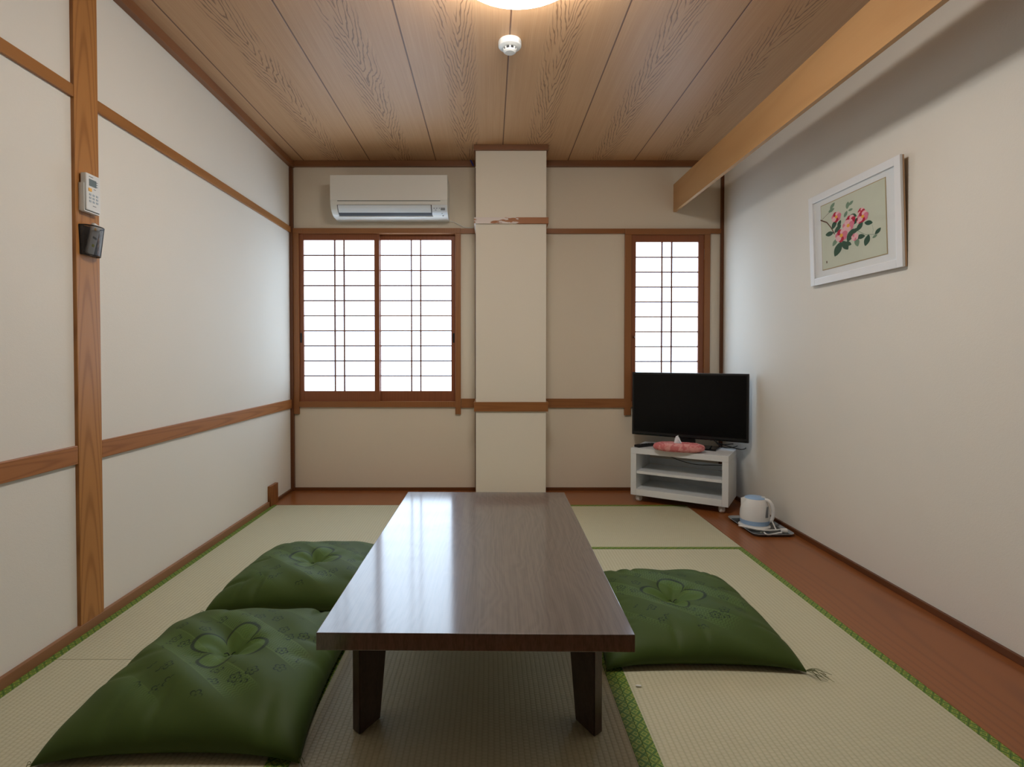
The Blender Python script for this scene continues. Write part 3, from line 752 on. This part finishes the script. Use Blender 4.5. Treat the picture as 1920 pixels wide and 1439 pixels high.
# ------------------------------------------------------------------ picture on the right wall
def picture():
    TX, BX_ = 1.690, 1.709
    tl, bl, tr, br = atX(1514.4, 372.6, TX), atX(1520.7, 535, BX_), atX(1685.4, 291, TX), atX(1694, 503, BX_)
    yA = (tl.y+bl.y)/2; yB_ = (tr.y+br.y)/2; zt = (tl.z+tr.z)/2; zb = (bl.z+br.z)/2
    W_, H_ = yA-yB_, zt-zb; yc = (yA+yB_)/2
    root = thing('framed_picture', (BX_, yc, zb), label='white framed flower painting hung on the right wall', cat='picture')
    tilt = math.atan2(BX_-TX, H_)
    root.rotation_euler = (0, -tilt, 0)
    # local: -X faces the room, Y from -W/2 (near camera) to +W/2 (far), Z up
    def fr(o_, i_, x0, x1, nm, mat, b=.002):
        mb = MB(); a = W_/2
        mb.box(x0, x1, -a+o_, -a+i_, o_, H_-o_, b=b).box(x0, x1, a-i_, a-o_, o_, H_-o_, b=b)
        mb.box(x0, x1, -a+i_-.001, a-i_+.001, o_, i_, b=b).box(x0, x1, -a+i_-.001, a-i_+.001, H_-i_, H_-o_, b=b)
        return mb.build(nm, mat, root)
    fr(0, .036, 0, .012, 'frame', M_frame, .003)
    setp(fr(.001, .022, .012, .020, 'frame_back', M_tan), 'bare wooden back edge of the frame')
    MB().box(.009, .011, -W_/2+.02, W_/2-.02, .02, H_-.02).build('mount', M_mat, root, smooth=0)
    def loc(zx, zy):     # zoomed picture coordinates -> local plane
        px, py = 1480+zx/4.796, 260+zy/4.796
        q = atX(px, py, 1.705); return (q.y-yc, q.z-zb)
    p_ = [loc(285, 612), loc(858, 367), loc(872, 1038), loc(297, 1172)]
    ya = (p_[0][0]+p_[3][0])/2; yb = (p_[1][0]+p_[2][0])/2; z0 = (p_[2][1]+p_[3][1])/2; z1 = (p_[0][1]+p_[1][1])/2
    cols = [(206, 212, 194), (178, 160, 124), (226, 128, 150), (190, 40, 72), (240, 180, 70), (52, 88, 72), (120, 148, 124), (96, 66, 54), (240, 190, 196)]
    mats = [plain('painting_%d' % i, c, .8, spec=.1, var=.12) for i, c in enumerate(cols)]
    mb = MB()
    mb.mi = 1; mb.box(.0075, .0088, yb-.004, ya+.004, z0-.004, z1+.004)
    mb.mi = 0; mb.box(.0068, .0080, yb, ya, z0, z1)
    lay = [.0067]; S = .00052
    def flat(pts, m_):
        lay[0] -= .00001; mb.mi = m_; mb.poly([Vector((lay[0], y, z)) for y, z in pts], [tuple(range(len(pts)))])
    def leaf(zx, zy, L_, ang, m_=5, wd=.52):
        y, z = loc(zx, zy); a = R(ang); L_ = L_*S*1.1; pts = []
        for k in range(9):
            t = k/8; s = math.sin(PI*t)**.8*wd*L_*.5; pts.append((L_*(t-.5), s))
        for k in range(7, 0, -1):
            t = k/8; s = -math.sin(PI*t)**.8*wd*L_*.5; pts.append((L_*(t-.5), s))
        flat([(y-1.45*(u*math.cos(a)-v*math.sin(a)), z+u*math.sin(a)+v*math.cos(a)) for u, v in pts], m_)
    def stroke(pts, wv, m_):
        q = [loc(*p) for p in pts]
        for (a, b_) in zip(q, q[1:]):
            d = Vector((b_[0]-a[0], b_[1]-a[1])); n_ = Vector((-d.y, d.x)).normalized()*wv/2
            flat([(a[0]+n_.x, a[1]+n_.y), (b_[0]+n_.x, b_[1]+n_.y), (b_[0]-n_.x, b_[1]-n_.y), (a[0]-n_.x, a[1]-n_.y)], m_)
    stroke([(285, 735), (340, 755), (375, 800), (405, 860)], .006, 7); stroke([(300, 730), (350, 680), (400, 640)], .002, 7)
    stroke([(610, 830), (680, 865), (770, 860), (812, 828)], .002, 6); stroke([(740, 770), (750, 820), (740, 850)], .0015, 6)
    for a in ((395, 605, 60, 40, 6), (385, 645, 60, 10, 6), (530, 600, 60, 80, 6), (560, 580, 50, 30, 6), (555, 640, 40, 0, 6), (510, 680, 55, 60, 6), (600, 930, 80, -80, 6), (405, 935, 70, 50, 6), (760, 880, 40, 20, 6),
              (360, 858, 80, -5), (430, 995, 130, 60), (495, 960, 100, -60), (520, 945, 70, -30), (405, 775, 80, 60), (435, 812, 80, 40), (450, 765, 60, 60), (545, 870, 110, 60), (585, 830, 70, 20), (635, 882, 75, -10), (630, 790, 80, 50), (710, 757, 70, -20), (580, 692, 60, -30), (600, 740, 60, 50), (790, 832, 60, 40), (690, 915, 90, 70)):
        leaf(*a)
    def flower(zx, zy, r, m1=2, m2=3, cy=4):
        y, z = loc(zx, zy); r *= S*1.15
        for k in range(7):
            a = 2*PI*k/7+.3; c_ = (y+math.cos(a)*r*.55*1.45, z+math.sin(a)*r*.55)
            flat([(c_[0]+1.45*r*.46*math.cos(t*PI/5), c_[1]+r*.46*math.sin(t*PI/5)) for t in range(10)], (m1, m2, 8, m1)[k % 4])
        flat([(y+1.45*r*.28*math.cos(t*PI/5), z+r*.28*math.sin(t*PI/5)) for t in range(10)], cy)
    flower(550, 735, 42, 3, 3, 3); flower(650, 655, 28, 3, 3, 3); flower(632, 735, 26, 3, 3, 3)
    flower(427, 705, 44); flower(530, 782, 50, 2, 8); flower(662, 700, 44, 2, 3); flower(465, 872, 54); flower(585, 885, 30, 8, 2, 8)
    y, z = loc(328, 1112); flat([(y-.004, z-.006), (y+.004, z-.006), (y+.004, z+.006), (y-.004, z+.006)], 7)
    mb.build('painting', mats, root, smooth=0)
    MB().box(.0040, .0046, -W_/2+.034, W_/2-.034, .034, H_-.034).build('glass', M_glass, root, smooth=0)
    MB().tube([(.018, -W_*.3, H_*.8), (.024, 0, H_*.98), (.018, W_*.3, H_*.8)], .0008, 5).build('hanging_wire', M_steel, root)
picture()

# ------------------------------------------------------------------ television stand and what is on it
TH = math.atan2(3.41-3.745, 1.503-.974)
def tv_stand():
    root = thing('tv_stand', ((.974+1.503)/2, (3.745+3.41)/2, 0), TH, 'white open television cabinet on casters in the back right corner', 'cabinet')
    W_, D_, z0, z1, t = .626, .335, .048, .372, .038
    MB().box(-W_/2, W_/2, 0, D_, z1-t, z1, b=.002).build('top', M_lam, root)
    for s in (-1, 1):
        a, b_ = sorted((s*W_/2, s*(W_/2-t))); MB().box(a, b_, .0006, D_, z0, z1-t-.0003, b=.002).build('side_panel', M_lam, root)
    MB().box(-W_/2+t, W_/2-t, .0008, D_, z0, z0+.044, b=.002).build('bottom', M_lam, root)
    MB().box(-W_/2+t, W_/2-t, .012, D_-.02, .196, .214, b=.0015).build('shelf', M_lam, root)
    MB().box(-W_/2+t, W_/2-t, D_-.012, D_-.004, z0+.044, .150, b=.0005).box(-W_/2+t, W_/2-t, D_-.012, D_-.004, .2145, .258, b=.0005).build('back_panel', M_lam, root)
    for sx in (-1, 1):
        for y in (.045, D_-.045):
            M = Matrix.Translation((sx*(W_/2-.045), y, 0)) @ Matrix.Rotation(R(25*sx), 4, 'Z')
            cst = MB().lathe([(.004, -.016), (.017, -.016), (.0225, -.008), (.0225, .008), (.017, .016), (.004, .016)], n=24, M=M.to_3x3() @ Matrix.Rotation(PI/2, 3, 'Y'), c=(sx*(W_/2-.045), y, .0226))
            cs = MB().lathe([(.012, 0), (.012, .010), (.016, .012), (.016, .0148)], c=(sx*(W_/2-.045), y, .034), n=16).build('caster', M_white, root)
            cst.build('wheel', M_white, cs)
    return root
tv_stand()
def television():
    c = Vector(((.991+1.608)/2*1.05, (3.78+3.37)/2*1.05, .372)); th = math.atan2(3.37-3.78, 1.608-.991)
    root = thing('television', c, th, 'black flat screen television on the white corner cabinet', 'television')
    W_, z0, z1 = .778, .062, .5157
    MB().box(-W_/2, W_/2, 0, .032, z0, z1, b=.004).build('housing', M_black, root)
    MB().box(-W_/2+.014, W_/2-.014, -.0012, .002, z0+.026, z1-.014).build('screen', M_screen, root, smooth=0)
    MB().box(-W_/2+.01, W_/2-.01, -.003, .004, z0+.001, z0+.012, b=.002).build('lower_bezel', M_gloss, root)
    MB().box(-.24, .24, .032, .062, z0+.05, z1-.08, b=.01).build('rear_housing', M_black, root)
    MB().box(-.05, .05, .012, .040, .010, z0+.02, b=.004).build('neck', M_black, root)
    MB().box(-.20, .20, -.060, .100, .0, .011, b=.003).build('base', M_gloss, root)
    mb = MB()
    Ri = Matrix.Rotation(-th, 3, 'Z')
    K = lambda px, py, z: Ri @ (atZ(px, py, z)-c)
    mb.tube([(.10, .06, .16), (.13, .08, .06), K(1338, 826, .39), K(1352, 834, .378), K(1375, 833, .379), K(1393, 836, .385), K(1398, 841, .382), K(1388, 843, .377), K(1368, 838, .377), K(1350, 832, .377)], .0032, 7)
    mb.tube([(.06, .06, .16), (.10, .08, .08), K(1346, 822, .385), K(1343, 830, .377), K(1356, 839, .377), K(1376, 839, .377), K(1383, 834, .377), K(1365, 829, .377)], .0028, 7)
    mb.build('cord', M_wire, root)
television()
# loose cord hanging behind the cabinet opening
a = Vector((1.2385, 3.5775, 0)); ux = Vector((math.cos(TH), math.sin(TH), 0)); uy = Vector((-math.sin(TH), math.cos(TH), 0))
P_ = lambda u, v, z: a+ux*u+uy*v+Vector((0, 0, z))
setp(MB().tube([P_(-.12, .27, .290), P_(-.05, .27, .268), P_(.02, .27, .254), P_(.08, .27, .250), P_(.17, .275, .256), P_(.26, .28, .262)], .0026, 6).build('hanging_cord', M_wire), 'thin dark cord drooping inside the upper bay of the white cabinet', 'cord')
def tissue():
    q = atZ(1268, 849.5, .373); q.z = .3722
    root = thing('tissue_case', q+uy*.062, TH+R(12), 'pink fabric tissue case with a white tissue standing out, on the cabinet', 'tissue box')
    def fn(i, j):
        a_ = 2*PI*i; ph = PI*(j-.5)*.98
        cx_ = math.copysign(abs(math.cos(a_))**.75, math.cos(a_)); sy_ = math.copysign(abs(math.sin(a_))**.8, math.sin(a_))
        cz = math.cos(ph)**.5; z = .030+.031*math.copysign(abs(math.sin(ph))**.8, math.sin(ph))
        wr = 1+.02*math.sin(9*a_+2)*math.cos(ph)+.012*math.sin(17*a_)
        top = -.008*math.exp(-((cx_*cz)**2/.25+(sy_*cz)**2/.1)) if ph > 0 else 0
        return Vector((.160*cx_*cz*wr, .066*sy_*cz*wr, max(.0005, z+top+(.002*math.sin(13*a_) if ph > 0 else 0)*math.cos(ph))))
    MB().grid(fn, 72, 28).build('cover', M_pink, root, smooth=60)
    mb = MB()
    def tf(i, j):
        u = 2*i-1; h = j
        wv = (1-h)**.8
        return Vector((.034*u*(1-h*.85)-.008+.006*math.sin(5*u+2*h), .010*math.sin(u*4+1.5*h)*wv+.006*h, .046+.062*h-.012*abs(u)*h))
    mb.grid(tf, 18, 10)
    def tf2(i, j):
        v = tf(i, j); return Vector((v.x*1.1+.006, v.y*1.2-.006, v.z-.012*j))
    mb.grid(tf2, 18, 10)
    o = mb.build('tissue', M_tissue, root, smooth=80)
    o.modifiers.new('thick', 'SOLIDIFY').thickness = .0006
tissue()
q = atZ(1209, 837.5, .374); q.z = .3722
root = thing('remote_control', q+uy*.012, TH+R(62), 'black television remote lying at the left end of the white cabinet', 'remote control')
MB().box(-.085, .085, -.022, .022, 0, .018, b=.005).build('body', M_black, root)
for i in range(6):
    for j in range(3): MB().box(-.065+i*.02, -.055+i*.02, -.014+j*.011, -.008+j*.011, .0175, .0195, b=.0008).build('button', M_grey if (i+j) % 5 == 0 else M_wire, root)

# ------------------------------------------------------------------ tray and kettle
def tray_and_kettle():
    x0, x1, y0, y1 = 1.462, 1.700, 2.990, 3.352
    root = thing('tray', ((x0+x1)/2, (y0+y1)/2, 0), label='dark patterned rectangular tray on the right floorboard', cat='tray')
    hx, hy = (x1-x0)/2, (y1-y0)/2
    def rr(hx, hy, r, n=6):
        pts = []
        for cx_, cy_, a0 in ((hx-r, hy-r, 0), (-hx+r, hy-r, 90), (-hx+r, -hy+r, 180), (hx-r, -hy+r, 270)):
            for k in range(n+1):
                a_ = R(a0+90*k/n); pts.append((cx_+r*math.cos(a_), cy_+r*math.sin(a_)))
        return pts
    MB().prism(rr(hx-.016, hy-.016, .03), .001, .005, 'z').build('tray_bottom', M_tray, root)
    mb = MB(); rings = [rr(hx-.018, hy-.018, .028), rr(hx-.003, hy-.003, .038), rr(hx, hy, .04), rr(hx-.002, hy-.002, .039), rr(hx-.016, hy-.016, .029)]
    zs = [.002, .015, .0165, .0175, .0052]; n = len(rings[0]); vs = []
    for r_, z in zip(rings, zs): vs += [Vector((p[0], p[1], z)) for p in r_]
    mb.poly(vs, [(i*n+k, i*n+(k+1) % n, (i+1)*n+(k+1) % n, (i+1)*n+k) for i in range(4) for k in range(n)])
    mb.build('tray_rim', M_rim, root)
    kx, ky = 1.562, 3.190
    b = thing('power_base', (kx-.012, ky-.02, .0052), label='white power base with coiled cord on the tray under the kettle', cat='kettle base')
    MB().lathe([(.080, 0), (.086, .003), (.086, .011), (.080, .015), (.02, .016)], n=48).build('plate', M_wcord, b)
    mb = MB(); X = lambda px, py, z=.012: atZ(px, py, z)-Vector((kx-.012, ky-.02, .0052))
    pts = [X(1385, 986, .02), X(1400, 989, .02), X(1430, 994.5, .02), X(1455, 994.5, .024), X(1466, 992.5, .026)]
    mb.tube(pts, .0045, 8)
    mb.tube([X(1433, 999, .014), X(1438, 1003, .014), X(1448, 1002.5, .014), X(1459, 1000, .018), X(1466, 999, .022)], .0042, 8)
    mb.tube([X(1455, 994, .024), X(1451, 985, .035), X(1446, 975, .05), X(1443, 970, .06)], .004, 8)
    mb.build('cord', M_wcord, b)
    e = X(1470, 995.5, .026)
    MB().lathe([(.006, -.016), (.011, -.012), (.013, 0), (.013, .014), (.010, .016)], n=16, M=Matrix.Rotation(R(90), 3, 'Y') @ Matrix.Rotation(R(10), 3, 'X'), c=e).build('plug', M_wcord, b)
    k = thing('kettle', (kx, ky, .0215), R(-8), 'small white electric kettle with pale blue trim standing on the tray', 'kettle')
    MB().lathe([(.055, .026), (.0805, .026), (.0815, .045), (.079, .075), (.071, .110), (.062, .138), (.057, .147), (.03, .147)], n=56).build('body', M_cream, k, smooth=50)
    MB().lathe([(.05, 0), (.077, 0), (.0795, .006), (.0805, .0255), (.06, .0258)], n=56).build('base_band', M_blue, k, smooth=50)
    ld = MB().lathe([(.0555, .1475), (.054, .151), (.045, .155), (.02, .159), (.002, .159)], n=48).build('lid', M_blue, k, smooth=50)
    # spout: angled lip on the camera-left side
    mb = MB(); vs = []
    for z, out, wd in ((.146, .078, .010), (.128, .078, .014), (.085, .077, .004)):
        vs += [Vector((-out, 0, z)), Vector((-.052, -wd*2.4, z)), Vector((-.052, wd*2.4, z))]
    mb.poly(vs, [(0,1,4,3), (2,0,3,5), (3,4,7,6), (5,3,6,8), (0,2,1), (6,7,8), (1,2,5,4), (4,5,8,7)])
    mb.build('spout', M_cream, k, smooth=60)
    mb = MB().tube([(.045, -.022, .144), (.066, -.034, .139), (.083, -.042, .112), (.088, -.044, .070), (.082, -.040, .036), (.070, -.033, .020)], .0105, 12)
    mb.build('handle', M_cream, k, smooth=60)
    MB().box(.030, .050, -.028, -.012, .150, .160, b=.003).build('lid_button', M_white, ld)
    # water gauge on the flank facing the camera
    a_ = R(-57)
    def gz(t, z):
        prof = [(.026, .0805), (.045, .0815), (.075, .080), (.110, .074), (.138, .066)]
        for (z0, r0), (z1, r1) in zip(prof, prof[1:]):
            if z <= z1: r_ = r0+(r1-r0)*(z-z0)/(z1-z0); break
        return Vector(((r_+.0012)*math.cos(t), (r_+.0012)*math.sin(t), z))
    MB().grid(lambda i, j: gz(a_+(i-.5)*R(16)+R(14)*(j**2), .050+.060*j), 6, 12).build('water_gauge', M_grey, k, smooth=60)
tray_and_kettle()
